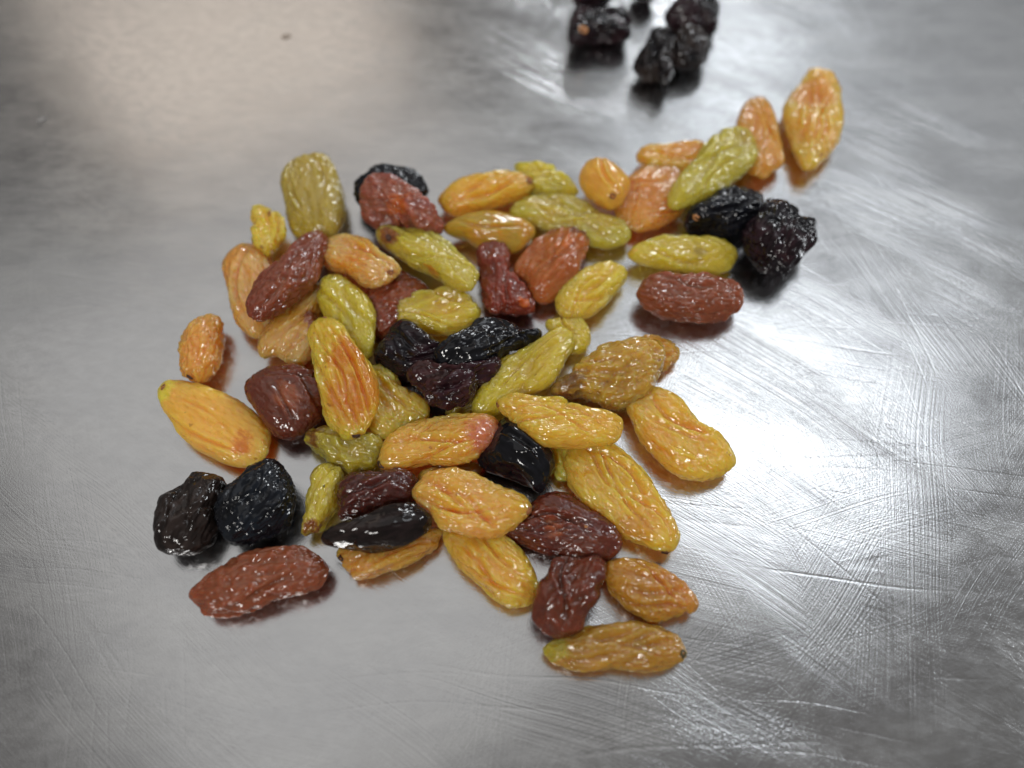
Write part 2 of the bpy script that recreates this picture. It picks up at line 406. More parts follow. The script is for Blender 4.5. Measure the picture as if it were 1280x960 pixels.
# kind, label, style, colour, second colour, centre (mm), long axis, up axis, half length, half width, half thickness,
# outline radii round the rim (percent), colour patches (x, y, z, radius, colour), stalk scars (same)
RAISINS = [
    ('black', 'black raisin cut off by the top edge, right behind the tan-spotted blocky one', 'crumple', (0.006, 0.006, 0.008), (0.02, 0.008, 0.011), [14.78, 80.94, 2.3], [1.0, -0.024, 0.0], [0.0, 0.0, 1.0], 3.63, 4.16, 2.18, [99, 101, 103, 100, 90, 74, 59, 50, 50, 51, 51, 51, 54, 63, 76, 87, 94, 98, 99, 100, 98, 97, 96, 95, 91, 81, 67, 55, 50, 50, 51, 50, 51, 58, 71, 85, 95, 99, 99, 98], [], []),
    ('black', 'tip of a black raisin at the top edge, alone between the two dark clusters', 'crumple', (0.006, 0.006, 0.008), (0.02, 0.008, 0.011), [25.23, 82.01, 1.94], [0.044, -0.999, 0.0], [0.0, 0.0, 1.0], 3.87, 2.45, 2.02, [64, 64, 62, 61, 59, 59, 61, 66, 74, 83, 87, 85, 78, 67, 58, 52, 50, 50, 50, 50, 50, 50, 52, 58, 66, 75, 85, 94, 98, 93, 80, 66, 58, 58, 63, 67, 67, 66, 64, 64], [], []),
    ('black', 'lower right black raisin of the blurred cluster of three at the top', 'crumple', (0.006, 0.006, 0.008), (0.022, 0.015, 0.013), [30.96, 65.75, 2.65], [0.355, 0.935, 0.0], [0.0, 0.0, 1.0], 5.9, 3.87, 2.76, [61, 61, 61, 62, 64, 69, 75, 81, 84, 84, 80, 75, 72, 71, 72, 75, 79, 83, 86, 88, 87, 86, 87, 91, 96, 103, 109, 112, 111, 107, 104, 103, 104, 101, 92, 80, 68, 61, 60, 61], [], []),
    ('golden', 'upright yellow raisin with an orange dent, farthest right of the pile', 'dent', (0.9, 0.53, 0.07), (0.9, 0.45, 0.07), [50.54, 49.44, 2.23], [0.273, 0.962, 0.0], [0.0, 0.0, 1.0], 12.19, 5.03, 2.32, [94, 95, 95, 95, 93, 91, 92, 96, 99, 99, 96, 91, 87, 86, 85, 84, 85, 87, 90, 95, 98, 98, 96, 93, 90, 88, 87, 88, 90, 92, 94, 95, 97, 97, 98, 98, 97, 96, 95, 94], [[3.58, 1.13, 2.22, 3.49, (0.84, 0.35, 0.06)]], [[-9.38, -1.85, 1.09, 0.39, (0.28, 0.1, 0.03)]]),
    ('golden', 'flat amber raisin standing behind the tilted green one, second from the far right', 'soft', (0.66, 0.32, 0.04), (0.84, 0.35, 0.06), [40.88, 44.61, 1.65], [-0.061, -0.998, -0.0], [0.0, 0.0, 1.0], 9.75, 3.72, 1.72, [86, 85, 82, 80, 81, 87, 95, 99, 98, 94, 89, 86, 86, 89, 95, 102, 108, 110, 108, 104, 101, 98, 97, 97, 97, 98, 99, 100, 101, 101, 100, 98, 96, 94, 94, 94, 92, 89, 86, 85], [], []),
    ('golden', 'yellow raisin fading to orange, half hidden behind the flat orange-brown one', 'soft', (0.9, 0.53, 0.07), (0.84, 0.35, 0.06), [26.06, 40.93, 1.82], [0.995, 0.101, 0.0], [0.0, 0.0, 1.0], 6.11, 3.55, 1.89, [96, 100, 106, 112, 112, 104, 89, 76, 70, 69, 70, 71, 73, 79, 86, 93, 95, 95, 95, 95, 93, 89, 84, 81, 79, 77, 74, 72, 71, 73, 76, 80, 86, 91, 94, 93, 90, 89, 90, 93], [[3.42, 0.16, 1.67, 3.11, (0.84, 0.35, 0.06)]], []),
    ('black', 'crinkled black raisin at the right end of the pile, casting a dark shadow', 'crumple', (0.006, 0.006, 0.008), (0.02, 0.008, 0.011), [40.16, 22.72, 3.53], [0.739, 0.674, 0.0], [0.0, 0.0, 1.0], 6.63, 5.27, 3.68, [62, 64, 72, 81, 90, 98, 104, 104, 97, 85, 76, 76, 82, 89, 94, 95, 96, 96, 94, 90, 86, 85, 90, 96, 101, 105, 107, 105, 99, 91, 86, 86, 87, 88, 88, 88, 88, 84, 76, 67], [], []),
    ('brown', 'red-brown raisin lying apart on the bare steel under the horizontal yellow-green one', 'fine', (0.25, 0.075, 0.034), (0.29, 0.085, 0.034), [25.9, 12.62, 2.65], [0.996, -0.085, 0.0], [0.0, 0.0, 1.0], 7.86, 4.47, 2.76, [96, 98, 100, 101, 100, 96, 90, 85, 81, 80, 79, 79, 81, 86, 93, 99, 102, 102, 102, 102, 102, 102, 101, 100, 98, 94, 90, 85, 83, 83, 86, 89, 91, 92, 92, 92, 91, 91, 92, 94], [], []),
    ('green', 'green raisin half hidden behind the bright orange-yellow one near the upper middle', 'long', (0.58, 0.48, 0.065), (0.8, 0.57, 0.07), [5.12, 36.24, 1.98], [0.85, -0.527, 0.0], [0.0, 0.0, 1.0], 6.12, 3.36, 2.06, [104, 102, 95, 86, 73, 59, 50, 50, 54, 64, 70, 71, 71, 71, 71, 69, 67, 69, 75, 84, 89, 89, 87, 85, 84, 84, 83, 82, 82, 84, 86, 87, 88, 90, 90, 89, 89, 92, 97, 102], [], []),
    ('golden', 'dark olive-amber raisin with a glossy bulge under the bright orange-yellow one', 'smooth', (0.66, 0.32, 0.04), (0.48, 0.35, 0.045), [-3.3, 25.09, 2.31], [0.994, -0.113, 0.0], [0.0, 0.0, 1.0], 7.34, 4.17, 2.41, [92, 95, 95, 91, 85, 79, 75, 74, 75, 77, 77, 75, 73, 73, 75, 78, 80, 81, 85, 91, 97, 98, 93, 85, 79, 75, 76, 78, 81, 85, 90, 95, 97, 97, 96, 94, 91, 88, 87, 88], [], []),
    ('black', 'black raisin peeking out behind the mauve crumpled one at the upper left', 'fine', (0.006, 0.006, 0.008), (0.007, 0.008, 0.012), [-18.92, 33.76, 2.65], [0.999, 0.051, 0.0], [0.0, 0.0, 1.0], 6.13, 5.57, 2.76, [91, 84, 78, 75, 74, 73, 70, 67, 66, 68, 72, 75, 77, 78, 78, 76, 75, 75, 80, 86, 93, 98, 102, 105, 105, 101, 92, 82, 74, 71, 71, 72, 76, 81, 88, 95, 100, 102, 101, 98], [], []),
    ('green', 'plump olive raisin with a glossy patch, topmost at the upper left', 'soft', (0.48, 0.35, 0.045), (0.516, 0.377, 0.079), [-31.09, 31.95, 2.64], [0.244, -0.97, 0.0], [0.0, 0.0, 1.0], 9.62, 5.08, 2.75, [92, 91, 93, 96, 99, 100, 101, 100, 100, 100, 100, 99, 97, 97, 98, 98, 98, 96, 93, 90, 89, 90, 92, 94, 97, 99, 100, 100, 98, 95, 91, 91, 93, 98, 102, 103, 102, 99, 96, 93], [], []),
    ('golden', 'pale orange raisin mostly covered by the long brown one at the left', 'soft', (0.86, 0.47, 0.16), (0.84, 0.35, 0.06), [-37.94, 14.49, 2.15], [0.28, -0.96, 0.0], [0.0, 0.0, 1.0], 9.1, 4.16, 2.24, [95, 92, 89, 87, 86, 86, 87, 89, 90, 92, 94, 96, 96, 95, 94, 93, 94, 94, 95, 96, 98, 100, 101, 103, 105, 107, 108, 105, 101, 97, 95, 95, 95, 96, 95, 95, 95, 96, 97, 96], [], []),
    ('golden', 'peach-coloured raisin squeezed between the long brown one and the upright yellow ones', 'dent', (0.86, 0.47, 0.16), (0.66, 0.32, 0.04), [-31.1, 7.62, 1.96], [0.37, 0.929, -0.007], [0.039, -0.008, 0.999], 8.68, 4.26, 1.98, [95, 97, 95, 89, 81, 74, 70, 68, 67, 68, 71, 78, 86, 93, 95, 93, 88, 82, 74, 66, 62, 62, 64, 68, 73, 81, 91, 97, 94, 82, 66, 56, 52, 51, 50, 50, 50, 59, 73, 86], [[1.82, -1.54, 1.25, 1.6, (0.29, 0.085, 0.034)]], []),
    ('brown', 'red-brown raisin sunk between the light orange and the wrinkled yellow-green ones', 'fine', (0.22, 0.05, 0.022), (0.29, 0.085, 0.034), [-17.82, 11.76, 2.12], [0.63, 0.777, 0.0], [0.0, 0.0, 1.0], 5.75, 4.39, 2.21, [103, 103, 104, 105, 105, 103, 100, 96, 94, 94, 96, 97, 95, 90, 81, 71, 63, 59, 59, 63, 69, 76, 86, 96, 102, 100, 93, 85, 76, 66, 56, 50, 50, 63, 83, 101, 111, 112, 109, 105], [], []),
    ('green', 'pale yellow raisin on bare steel between the red-orange one and the lone red-brown one', 'long', (0.8, 0.57, 0.07), (0.9, 0.53, 0.07), [11.51, 13.98, 2.15], [0.775, 0.632, 0.0], [0.0, 0.0, 1.0], 6.64, 3.78, 2.24, [102, 101, 101, 100, 99, 97, 96, 95, 96, 95, 95, 93, 91, 88, 87, 86, 86, 87, 89, 90, 92, 93, 94, 93, 92, 92, 92, 92, 91, 89, 87, 86, 85, 86, 89, 93, 97, 101, 103, 103], [], []),
    ('brown', 'round purple-brown wrinkled raisin left of the tall two-tone yellow one', 'soft', (0.15, 0.042, 0.024), (0.17, 0.042, 0.018), [-30.39, -4.11, 3.0], [0.705, -0.709, 0.0], [0.0, 0.0, 1.0], 6.42, 4.85, 3.13, [85, 84, 83, 84, 84, 85, 86, 88, 91, 94, 96, 97, 98, 97, 95, 92, 91, 91, 92, 93, 95, 97, 100, 103, 102, 99, 93, 88, 86, 87, 89, 93, 96, 100, 101, 101, 98, 94, 90, 87], [[0.8, -0.64, 3.11, 2.32, (0.29, 0.085, 0.034)]], []),
    ('golden', 'dull golden raisin wedged between the two-tone yellow one and the pink-tipped one', 'long', (0.736, 0.433, 0.067), (0.9, 0.53, 0.07), [-17.3, -2.22, 1.9], [0.573, -0.82, 0.0], [0.0, 0.0, 1.0], 7.08, 4.17, 1.98, [93, 95, 100, 110, 118, 117, 101, 77, 55, 50, 50, 53, 57, 57, 56, 57, 59, 62, 64, 65, 64, 61, 57, 55, 57, 61, 61, 55, 50, 50, 60, 84, 110, 127, 130, 121, 108, 98, 93, 92], [], []),
    ('green', 'dull olive raisin barely showing below the dark purple one in the centre', 'soft', (0.417, 0.286, 0.114), (0.48, 0.35, 0.045), [-6.37, -4.66, 1.57], [0.912, 0.409, 0.0], [0.0, 0.0, 1.0], 3.1, 2.06, 1.63, [81, 83, 87, 92, 97, 102, 105, 102, 93, 82, 73, 68, 67, 66, 66, 69, 78, 90, 97, 96, 88, 79, 72, 69, 68, 68, 69, 72, 76, 81, 86, 90, 93, 94, 92, 88, 84, 81, 80, 80], [], []),
    ('green', 'small yellow-green raisin behind the upper end of the long central green one', 'soft', (0.711, 0.503, 0.055), (0.9, 0.53, 0.07), [8.34, 7.29, 1.9], [0.801, -0.599, 0.0], [0.0, 0.0, 1.0], 4.1, 3.4, 1.98, [82, 80, 80, 80, 81, 83, 85, 89, 91, 91, 90, 86, 81, 76, 73, 72, 74, 76, 78, 82, 90, 97, 100, 94, 82, 70, 64, 65, 69, 73, 77, 83, 89, 94, 97, 98, 98, 96, 92, 87], [], []),
    ('golden', 'orange raisin mostly hidden under the crumpled olive one right of centre', 'fine', (0.84, 0.35, 0.06), (0.66, 0.32, 0.04), [18.36, 3.89, 1.73], [0.996, -0.095, 0.0], [0.0, 0.0, 1.0], 6.67, 3.21, 1.81, [82, 83, 86, 90, 93, 96, 98, 99, 96, 90, 82, 76, 73, 72, 71, 71, 74, 81, 90, 96, 97, 92, 85, 79, 74, 72, 71, 71, 72, 75, 82, 90, 97, 98, 93, 87, 82, 82, 82, 82], [], []),
    ('golden', 'sliver of a golden raisin showing between the glossy black one and its golden neighbour', 'soft', (0.9, 0.45, 0.07), (0.9, 0.53, 0.07), [6.24, -12.01, 1.57], [0.269, -0.963, 0.0], [0.0, 0.0, 1.0], 3.98, 2.41, 1.63, [85, 83, 79, 76, 73, 72, 70, 69, 69, 72, 79, 89, 100, 108, 110, 106, 99, 93, 91, 92, 92, 94, 101, 112, 121, 120, 108, 89, 75, 70, 72, 75, 78, 81, 88, 94, 97, 95, 91, 88], [], []),
    ('golden', 'small orange raisin with a dark stalk scar, leftmost beside the large flat one', 'fine', (0.9, 0.388, 0.079), (0.84, 0.35, 0.06), [-43.8, 4.54, 2.31], [0.048, 0.999, 0.0], [0.0, 0.0, 1.0], 5.77, 3.55, 2.41, [94, 92, 90, 90, 90, 91, 91, 91, 92, 93, 94, 92, 89, 86, 86, 88, 89, 89, 88, 89, 91, 94, 96, 95, 93, 91, 89, 87, 86, 85, 85, 84, 83, 82, 83, 86, 89, 93, 95, 96], [], [[-5.04, 0.16, 0.7, 0.5, (0.05, 0.018, 0.01)]]),
    ('golden', 'large flat yellow-orange raisin farthest left of the pile', 'flat', (0.9, 0.433, 0.085), (0.9, 0.45, 0.07), [-40.12, -7.13, 1.82], [0.841, -0.542, 0.0], [0.0, 0.0, 1.0], 10.3, 4.37, 1.89, [88, 87, 87, 88, 92, 96, 98, 100, 102, 102, 101, 98, 96, 95, 97, 98, 100, 100, 101, 100, 99, 97, 95, 93, 92, 90, 89, 89, 89, 89, 89, 89, 91, 96, 99, 100, 98, 94, 91, 89], [[-8.86, -0.1, 1.05, 1.53, (0.8, 0.57, 0.07)], [5.89, -0.33, 1.57, 1.68, (0.62, 0.2, 0.03)]], [[-9.32, 0.21, 0.89, 0.44, (0.28, 0.1, 0.03)]]),
    ('brown', 'dark brown raisin behind the smooth long black one in the lower left', 'fine', (0.075, 0.02, 0.016), (0.11, 0.03, 0.022), [-17.35, -17.44, 2.65], [0.98, 0.198, 0.0], [0.0, 0.0, 1.0], 5.66, 3.5, 2.76, [98, 101, 102, 101, 96, 88, 78, 71, 68, 69, 74, 82, 92, 102, 107, 105, 100, 94, 90, 89, 89, 89, 93, 99, 106, 106, 101, 92, 85, 80, 77, 75, 77, 84, 94, 101, 102, 99, 96, 96], [], []),
    ('golden', 'golden raisin pointing down right beside the dark brown one at the bottom', 'long', (0.859, 0.433, 0.067), (0.9, 0.53, 0.07), [-2.17, -26.27, 2.06], [0.772, -0.635, 0.0], [0.0, 0.0, 1.0], 7.79, 3.8, 2.15, [87, 87, 88, 90, 90, 88, 85, 83, 82, 84, 88, 90, 89, 85, 82, 80, 81, 82, 85, 90, 95, 100, 102, 100, 96, 94, 94, 94, 95, 96, 98, 102, 104, 104, 102, 99, 97, 95, 93, 90], [], []),
    ('brown', 'dark red-brown raisin lying across between the two golden ones at lower right', 'long', (0.12, 0.028, 0.02), (0.17, 0.042, 0.018), [4.97, -22.35, 2.47], [0.984, -0.176, 0.0], [0.0, 0.0, 1.0], 7.8, 4.47, 2.58, [112, 111, 109, 107, 104, 101, 100, 102, 107, 111, 111, 107, 99, 88, 77, 66, 58, 54, 55, 60, 67, 74, 79, 79, 74, 69, 66, 67, 69, 68, 64, 59, 59, 66, 77, 89, 99, 106, 110, 112], [[0.0, 0.0, 2.58, 1.57, (0.29, 0.085, 0.034)]], [[4.03, 0.68, 2.38, 0.22, (0.55, 0.24, 0.08)]]),
    ('golden', 'golden raisin with a jagged lower edge peeping out below the smooth black one', 'dent', (0.761, 0.343, 0.079), (0.66, 0.32, 0.04), [-15.05, -25.36, 1.65], [0.968, 0.251, 0.0], [0.0, 0.0, 1.0], 6.63, 2.62, 1.72, [92, 96, 104, 117, 126, 123, 106, 86, 76, 77, 83, 88, 96, 109, 123, 129, 120, 105, 92, 87, 84, 80, 78, 82, 88, 90, 82, 72, 69, 74, 80, 80, 76, 75, 76, 78, 77, 77, 81, 87], [], [[-5.79, 1.09, 0.66, 0.49, (0.05, 0.018, 0.01)]]),
    ('black', 'matt brown-black raisin with a torn lower edge, leftmost of the dark ones', 'fold', (0.022, 0.015, 0.013), (0.014, 0.01, 0.009), [-40.13, -20.09, 2.56], [0.332, 0.943, 0.0], [0.0, 0.0, 1.0], 5.52, 4.34, 2.67, [101, 101, 103, 104, 104, 103, 102, 102, 102, 101, 100, 100, 101, 100, 96, 93, 91, 92, 93, 93, 91, 90, 93, 97, 99, 98, 94, 90, 87, 83, 79, 74, 70, 69, 71, 77, 86, 95, 101, 102], [], []),
    ('brown', 'long reddish-brown raisin lying alone at the lower left', 'fine', (0.27, 0.08, 0.034), (0.29, 0.085, 0.034), [-30.93, -28.56, 2.65], [0.968, 0.251, 0.0], [0.0, 0.0, 1.0], 8.42, 3.92, 2.76, [97, 94, 91, 91, 94, 97, 98, 98, 98, 97, 95, 92, 89, 89, 90, 90, 90, 90, 94, 97, 98, 96, 94, 95, 98, 99, 96, 90, 84, 79, 76, 75, 78, 87, 99, 107, 109, 106, 102, 100], [], []),
    ('golden', 'pointed amber raisin right of the dark brown notched one at the bottom', 'long', (0.52, 0.26, 0.035), (0.55, 0.24, 0.04), [16.89, -30.01, 2.06], [0.896, -0.444, 0.0], [0.0, 0.0, 1.0], 6.1, 3.58, 2.15, [84, 90, 94, 95, 94, 91, 88, 83, 80, 78, 78, 79, 81, 86, 92, 99, 106, 110, 111, 109, 106, 103, 100, 97, 94, 93, 94, 97, 99, 101, 102, 100, 96, 89, 81, 75, 71, 70, 72, 77], [], []),
    ('golden', 'long olive-brown raisin lying horizontally, bottommost of the pile', 'long', (0.42, 0.235, 0.03), (0.5, 0.26, 0.04), [12.21, -36.34, 2.06], [1.0, -0.004, 0.0], [0.0, 0.0, 1.0], 9.14, 2.82, 2.15, [90, 90, 91, 94, 98, 102, 105, 105, 102, 99, 97, 97, 95, 91, 86, 82, 82, 85, 89, 93, 95, 96, 97, 97, 97, 97, 96, 92, 87, 82, 82, 87, 96, 104, 108, 107, 104, 99, 95, 92], [[-7.75, -0.71, 1.01, 1.86, (0.45, 0.36, 0.03)]], [[7.82, -0.71, 0.82, 0.56, (0.05, 0.045, 0.01)]]),
    ('black', 'blocky black raisin with a tan spot, out of focus near the top edge', 'crumple', (0.02, 0.008, 0.011), (0.006, 0.006, 0.008), [16.2, 72.03, 2.65], [0.98, 0.2, 0.0], [0.0, 0.0, 1.0], 6.42, 5.86, 2.37, [78, 84, 86, 85, 79, 70, 59, 51, 50, 52, 56, 60, 68, 80, 93, 99, 99, 97, 96, 97, 98, 101, 110, 122, 127, 117, 94, 72, 63, 67, 75, 79, 83, 89, 96, 96, 87, 74, 67, 70], [], [[-4.41, -3.26, 1.83, 0.85, (0.55, 0.24, 0.08)]]),
    ('black', 'uppermost black raisin of the blurred cluster of three at the top', 'crumple', (0.02, 0.008, 0.011), (0.006, 0.006, 0.008), [33.09, 74.71, 2.83], [0.945, 0.328, 0.0], [0.0, 0.0, 1.0], 5.94, 5.37, 2.86, [87, 86, 84, 80, 73, 64, 58, 56, 58, 61, 65, 69, 73, 77, 79, 80, 82, 83, 85, 86, 89, 92, 93, 90, 84, 78, 76, 76, 74, 71, 70, 74, 81, 85, 82, 75, 72, 75, 81, 86], [], []),
    ('black', 'lower left black raisin of the blurred cluster of three at the top', 'crumple', (0.006, 0.006, 0.008), (0.022, 0.015, 0.013), [24.95, 62.7, 3.02], [0.265, 0.964, 0.039], [-0.119, -0.007, 0.993], 8.24, 3.8, 3.04, [85, 80, 70, 60, 55, 56, 59, 59, 58, 62, 73, 85, 88, 83, 74, 67, 63, 59, 55, 54, 56, 58, 58, 61, 71, 88, 104, 108, 101, 91, 85, 83, 83, 82, 83, 87, 91, 92, 90, 87], [], []),
    ('golden', 'flat orange-brown raisin between the little yellow ball and the tilted green raisin', 'soft', (0.68, 0.25, 0.045), (0.84, 0.35, 0.06), [22.65, 32.21, 1.86], [0.7, 0.714, 0.009], [-0.003, -0.01, 1.0], 8.01, 5.7, 1.89, [85, 90, 94, 96, 98, 100, 103, 106, 106, 105, 103, 102, 101, 99, 98, 98, 98, 98, 98, 97, 98, 100, 101, 100, 97, 93, 90, 89, 89, 89, 88, 84, 78, 72, 68, 68, 70, 72, 75, 79], [], []),
    ('golden', 'plump ball-shaped yellow raisin with its stalk scar facing the camera', 'smooth', (0.9, 0.48, 0.079), (0.9, 0.45, 0.07), [14.25, 32.9, 4.19], [0.388, -0.906, 0.167], [-0.301, 0.046, 0.952], 6.04, 3.73, 2.92, [85, 85, 85, 86, 87, 91, 97, 102, 104, 103, 101, 99, 98, 98, 97, 95, 92, 89, 85, 82, 81, 80, 80, 81, 84, 88, 91, 92, 92, 92, 92, 92, 90, 89, 88, 88, 89, 89, 88, 86], [], [[4.47, -0.29, 1.62, 0.61, (0.28, 0.1, 0.03)]]),
    ('black', 'ribbed black raisin with a tan stalk tip, just below the tilted green raisin', 'fine', (0.006, 0.006, 0.008), (0.007, 0.008, 0.012), [33.05, 27.86, 3.0], [0.925, 0.381, 0.0], [0.0, 0.0, 1.0], 7.13, 4.76, 3.13, [83, 83, 82, 82, 85, 91, 95, 96, 94, 88, 81, 72, 65, 62, 66, 73, 80, 86, 91, 93, 91, 81, 69, 60, 58, 63, 69, 73, 76, 78, 81, 82, 81, 79, 79, 81, 83, 84, 83, 83], [], [[-5.68, 0.2, 1.74, 0.61, (0.55, 0.24, 0.08)]]),
    ('green', 'horizontal yellow-green raisin lying just above the lone red-brown one on the right', 'soft', (0.675, 0.503, 0.061), (0.8, 0.57, 0.07), [25.67, 21.37, 2.15], [0.997, -0.079, 0.0], [0.0, 0.0, 1.0], 8.69, 3.9, 2.24, [98, 97, 97, 96, 93, 84, 73, 63, 59, 60, 63, 67, 70, 73, 75, 77, 77, 77, 78, 81, 87, 93, 98, 100, 100, 97, 94, 93, 92, 91, 91, 94, 100, 109, 114, 114, 109, 103, 100, 99], [[-7.96, -1.37, 0.22, 0.97, (0.9, 0.45, 0.07)], [2.36, -1.83, 2.07, 0.83, (0.48, 0.35, 0.045)]], []),
    ('green', 'long green raisin slanting down to a squared end left of the orange-brown one', 'long', (0.639, 0.457, 0.067), (0.58, 0.48, 0.065), [9.59, 28.0, 2.06], [0.936, -0.351, 0.0], [0.0, 0.0, 1.0], 9.55, 4.84, 2.15, [97, 94, 89, 82, 72, 64, 60, 62, 68, 73, 77, 80, 84, 87, 86, 84, 84, 86, 89, 92, 96, 101, 107, 110, 105, 95, 84, 78, 76, 78, 80, 85, 91, 97, 99, 99, 99, 100, 101, 100], [], []),
    ('brown', 'mauve-brown crumpled raisin lying in front of a black one', 'crumple', (0.26, 0.075, 0.055), (0.34, 0.11, 0.06), [-16.94, 27.33, 4.93], [0.872, -0.467, -0.148], [-0.002, -0.305, 0.952], 8.3, 4.35, 2.21, [86, 85, 81, 78, 78, 77, 75, 73, 72, 75, 79, 85, 93, 102, 109, 110, 105, 97, 90, 86, 82, 79, 77, 80, 85, 91, 96, 98, 96, 88, 75, 61, 51, 50, 50, 50, 52, 58, 68, 80], [[0.16, -0.45, 2.2, 1.67, (0.52, 0.13, 0.022)]], []),
    ('golden', 'tiny shrivelled bright yellow raisin beside the plump olive one', 'crumple', (0.9, 0.572, 0.067), (0.9, 0.48, 0.055), [-37.2, 23.89, 3.92], [0.353, -0.93, 0.104], [0.135, 0.161, 0.978], 6.1, 2.95, 2.06, [76, 75, 75, 75, 76, 77, 82, 90, 98, 106, 110, 110, 108, 104, 100, 97, 96, 96, 96, 96, 97, 99, 101, 100, 93, 82, 70, 63, 64, 70, 77, 82, 83, 83, 83, 84, 86, 86, 83, 79], [], [[-1.48, 1.32, 1.91, 0.48, (0.28, 0.1, 0.03)], [3.94, -1.31, 0.97, 0.29, (0.28, 0.1, 0.03)]]),
    ('golden', 'light orange raisin with a knobbly stalk end, right of the long brown one', 'dent', (0.86, 0.47, 0.16), (0.84, 0.35, 0.06), [-22.34, 17.89, 4.22], [0.793, -0.569, 0.217], [-0.138, 0.18, 0.974], 8.68, 3.94, 2.24, [83, 84, 87, 91, 94, 93, 90, 86, 84, 86, 90, 94, 98, 102, 106, 108, 109, 105, 99, 94, 90, 87, 86, 87, 88, 88, 86, 79, 72, 67, 68, 76, 86, 92, 94, 93, 90, 87, 85, 83], [], [[6.56, 0.16, 1.05, 0.51, (0.28, 0.1, 0.03)]]),
    ('brown', 'translucent red-orange raisin slanting up to the right near the centre', 'dent', (0.42, 0.125, 0.035), (0.48, 0.15, 0.035), [5.95, 19.79, 2.12], [0.59, 0.807, 0.001], [-0.041, 0.028, 0.999], 7.68, 4.66, 2.12, [100, 102, 104, 106, 106, 105, 103, 101, 99, 96, 93, 93, 96, 100, 102, 97, 88, 78, 72, 71, 74, 80, 90, 102, 113, 117, 114, 107, 99, 93, 89, 86, 87, 91, 97, 103, 106, 105, 103, 101], [[6.28, -0.92, 1.34, 1.7, (0.17, 0.04, 0.03)], [2.8, -0.98, 2.02, 1.2, (0.6, 0.17, 0.03)]], []),
    ('green', 'wrinkled yellow-green raisin resting just above the glossy black ones at the centre', 'long', (0.8, 0.57, 0.07), (0.9, 0.53, 0.07), [-10.78, 10.62, 2.38], [0.999, 0.025, -0.03], [0.031, -0.014, 0.999], 6.75, 4.03, 2.41, [96, 94, 91, 89, 89, 88, 87, 86, 86, 86, 87, 87, 87, 89, 91, 95, 98, 100, 99, 97, 95, 95, 96, 98, 100, 100, 97, 93, 89, 88, 89, 90, 90, 90, 89, 88, 89, 91, 94, 96], [], [[5.24, -1.81, -0.24, 0.46, (0.28, 0.1, 0.03)]]),
    ('green', 'yellow-green raisin standing up behind the tall two-tone yellow one', 'soft', (0.662, 0.503, 0.055), (0.58, 0.48, 0.065), [-23.43, 9.37, 3.9], [0.453, -0.891, 0.004], [-0.159, -0.077, 0.984], 8.19, 3.51, 2.15, [101, 99, 96, 93, 91, 90, 90, 91, 93, 96, 99, 99, 98, 97, 96, 96, 96, 93, 90, 88, 88, 89, 91, 91, 92, 94, 97, 100, 101, 100, 96, 92, 88, 85, 85, 86, 90, 95, 99, 102], [], []),
    ('black', 'glossy black raisin right of the tall two-tone yellow one, near the centre', 'fold', (0.006, 0.006, 0.008), (0.02, 0.008, 0.011), [-13.8, 2.84, 2.65], [0.964, -0.267, 0.0], [0.0, 0.0, 1.0], 5.45, 4.0, 2.76, [100, 101, 103, 103, 101, 95, 90, 86, 86, 88, 92, 98, 105, 110, 110, 105, 97, 91, 89, 90, 92, 96, 99, 99, 95, 87, 78, 73, 72, 71, 71, 71, 74, 78, 83, 87, 91, 95, 97, 99], [], []),
    ('black', 'glossy black raisin wedge reaching up right to the long ribbed green one', 'fold', (0.006, 0.006, 0.008), (0.006, 0.006, 0.008), [-2.91, 4.06, 4.63], [0.916, 0.386, -0.11], [0.124, -0.012, 0.992], 8.45, 4.11, 2.76, [83, 75, 71, 71, 74, 77, 80, 83, 87, 90, 90, 87, 82, 80, 80, 84, 88, 92, 96, 98, 99, 100, 100, 98, 96, 93, 90, 87, 84, 82, 79, 76, 74, 73, 72, 75, 80, 87, 91, 90], [], []),
    ('golden', 'crumpled olive-gold raisin with deep folds right of centre', 'crumple', (0.54, 0.32, 0.055), (0.614, 0.377, 0.067), [12.78, -1.09, 3.54], [0.949, 0.282, 0.137], [-0.079, -0.208, 0.975], 8.9, 4.97, 2.32, [91, 96, 101, 105, 104, 100, 95, 92, 91, 90, 87, 81, 77, 75, 74, 73, 74, 78, 84, 87, 83, 73, 63, 57, 56, 55, 56, 61, 71, 84, 93, 95, 93, 90, 88, 86, 84, 84, 85, 88], [[-4.96, 0.98, 1.79, 2.38, (0.22, 0.12, 0.04)]], [[7.55, -0.22, 0.89, 0.27, (0.05, 0.018, 0.01)]]),
    ('golden', 'big golden raisin at the right beside the brightest patch of steel', 'rim', (0.859, 0.423, 0.067), (0.9, 0.53, 0.07), [21.94, -8.94, 2.39], [0.738, -0.675, -0.02], [0.016, -0.013, 1.0], 7.97, 4.77, 2.41, [99, 103, 106, 107, 104, 99, 93, 87, 82, 81, 84, 91, 100, 107, 110, 111, 107, 102, 97, 95, 96, 99, 101, 99, 96, 94, 95, 97, 97, 96, 95, 96, 98, 100, 100, 98, 97, 96, 96, 97], [], []),
    ('golden', 'big golden raisin sloping down right with a dark pointed lower tip', 'rim', (0.859, 0.457, 0.067), (0.9, 0.53, 0.07), [13.3, -16.81, 2.39], [0.642, -0.766, -0.008], [0.013, 0.001, 1.0], 9.49, 4.84, 2.41, [111, 111, 110, 107, 102, 97, 92, 91, 92, 94, 98, 103, 107, 107, 103, 97, 91, 87, 86, 84, 83, 83, 85, 87, 88, 88, 90, 92, 92, 87, 80, 75, 77, 84, 89, 92, 94, 98, 104, 109], [[5.22, -2.8, 1.34, 2.38, (0.66, 0.32, 0.04)]], [[9.95, -1.08, 0.0, 0.5, (0.05, 0.018, 0.01)]]),
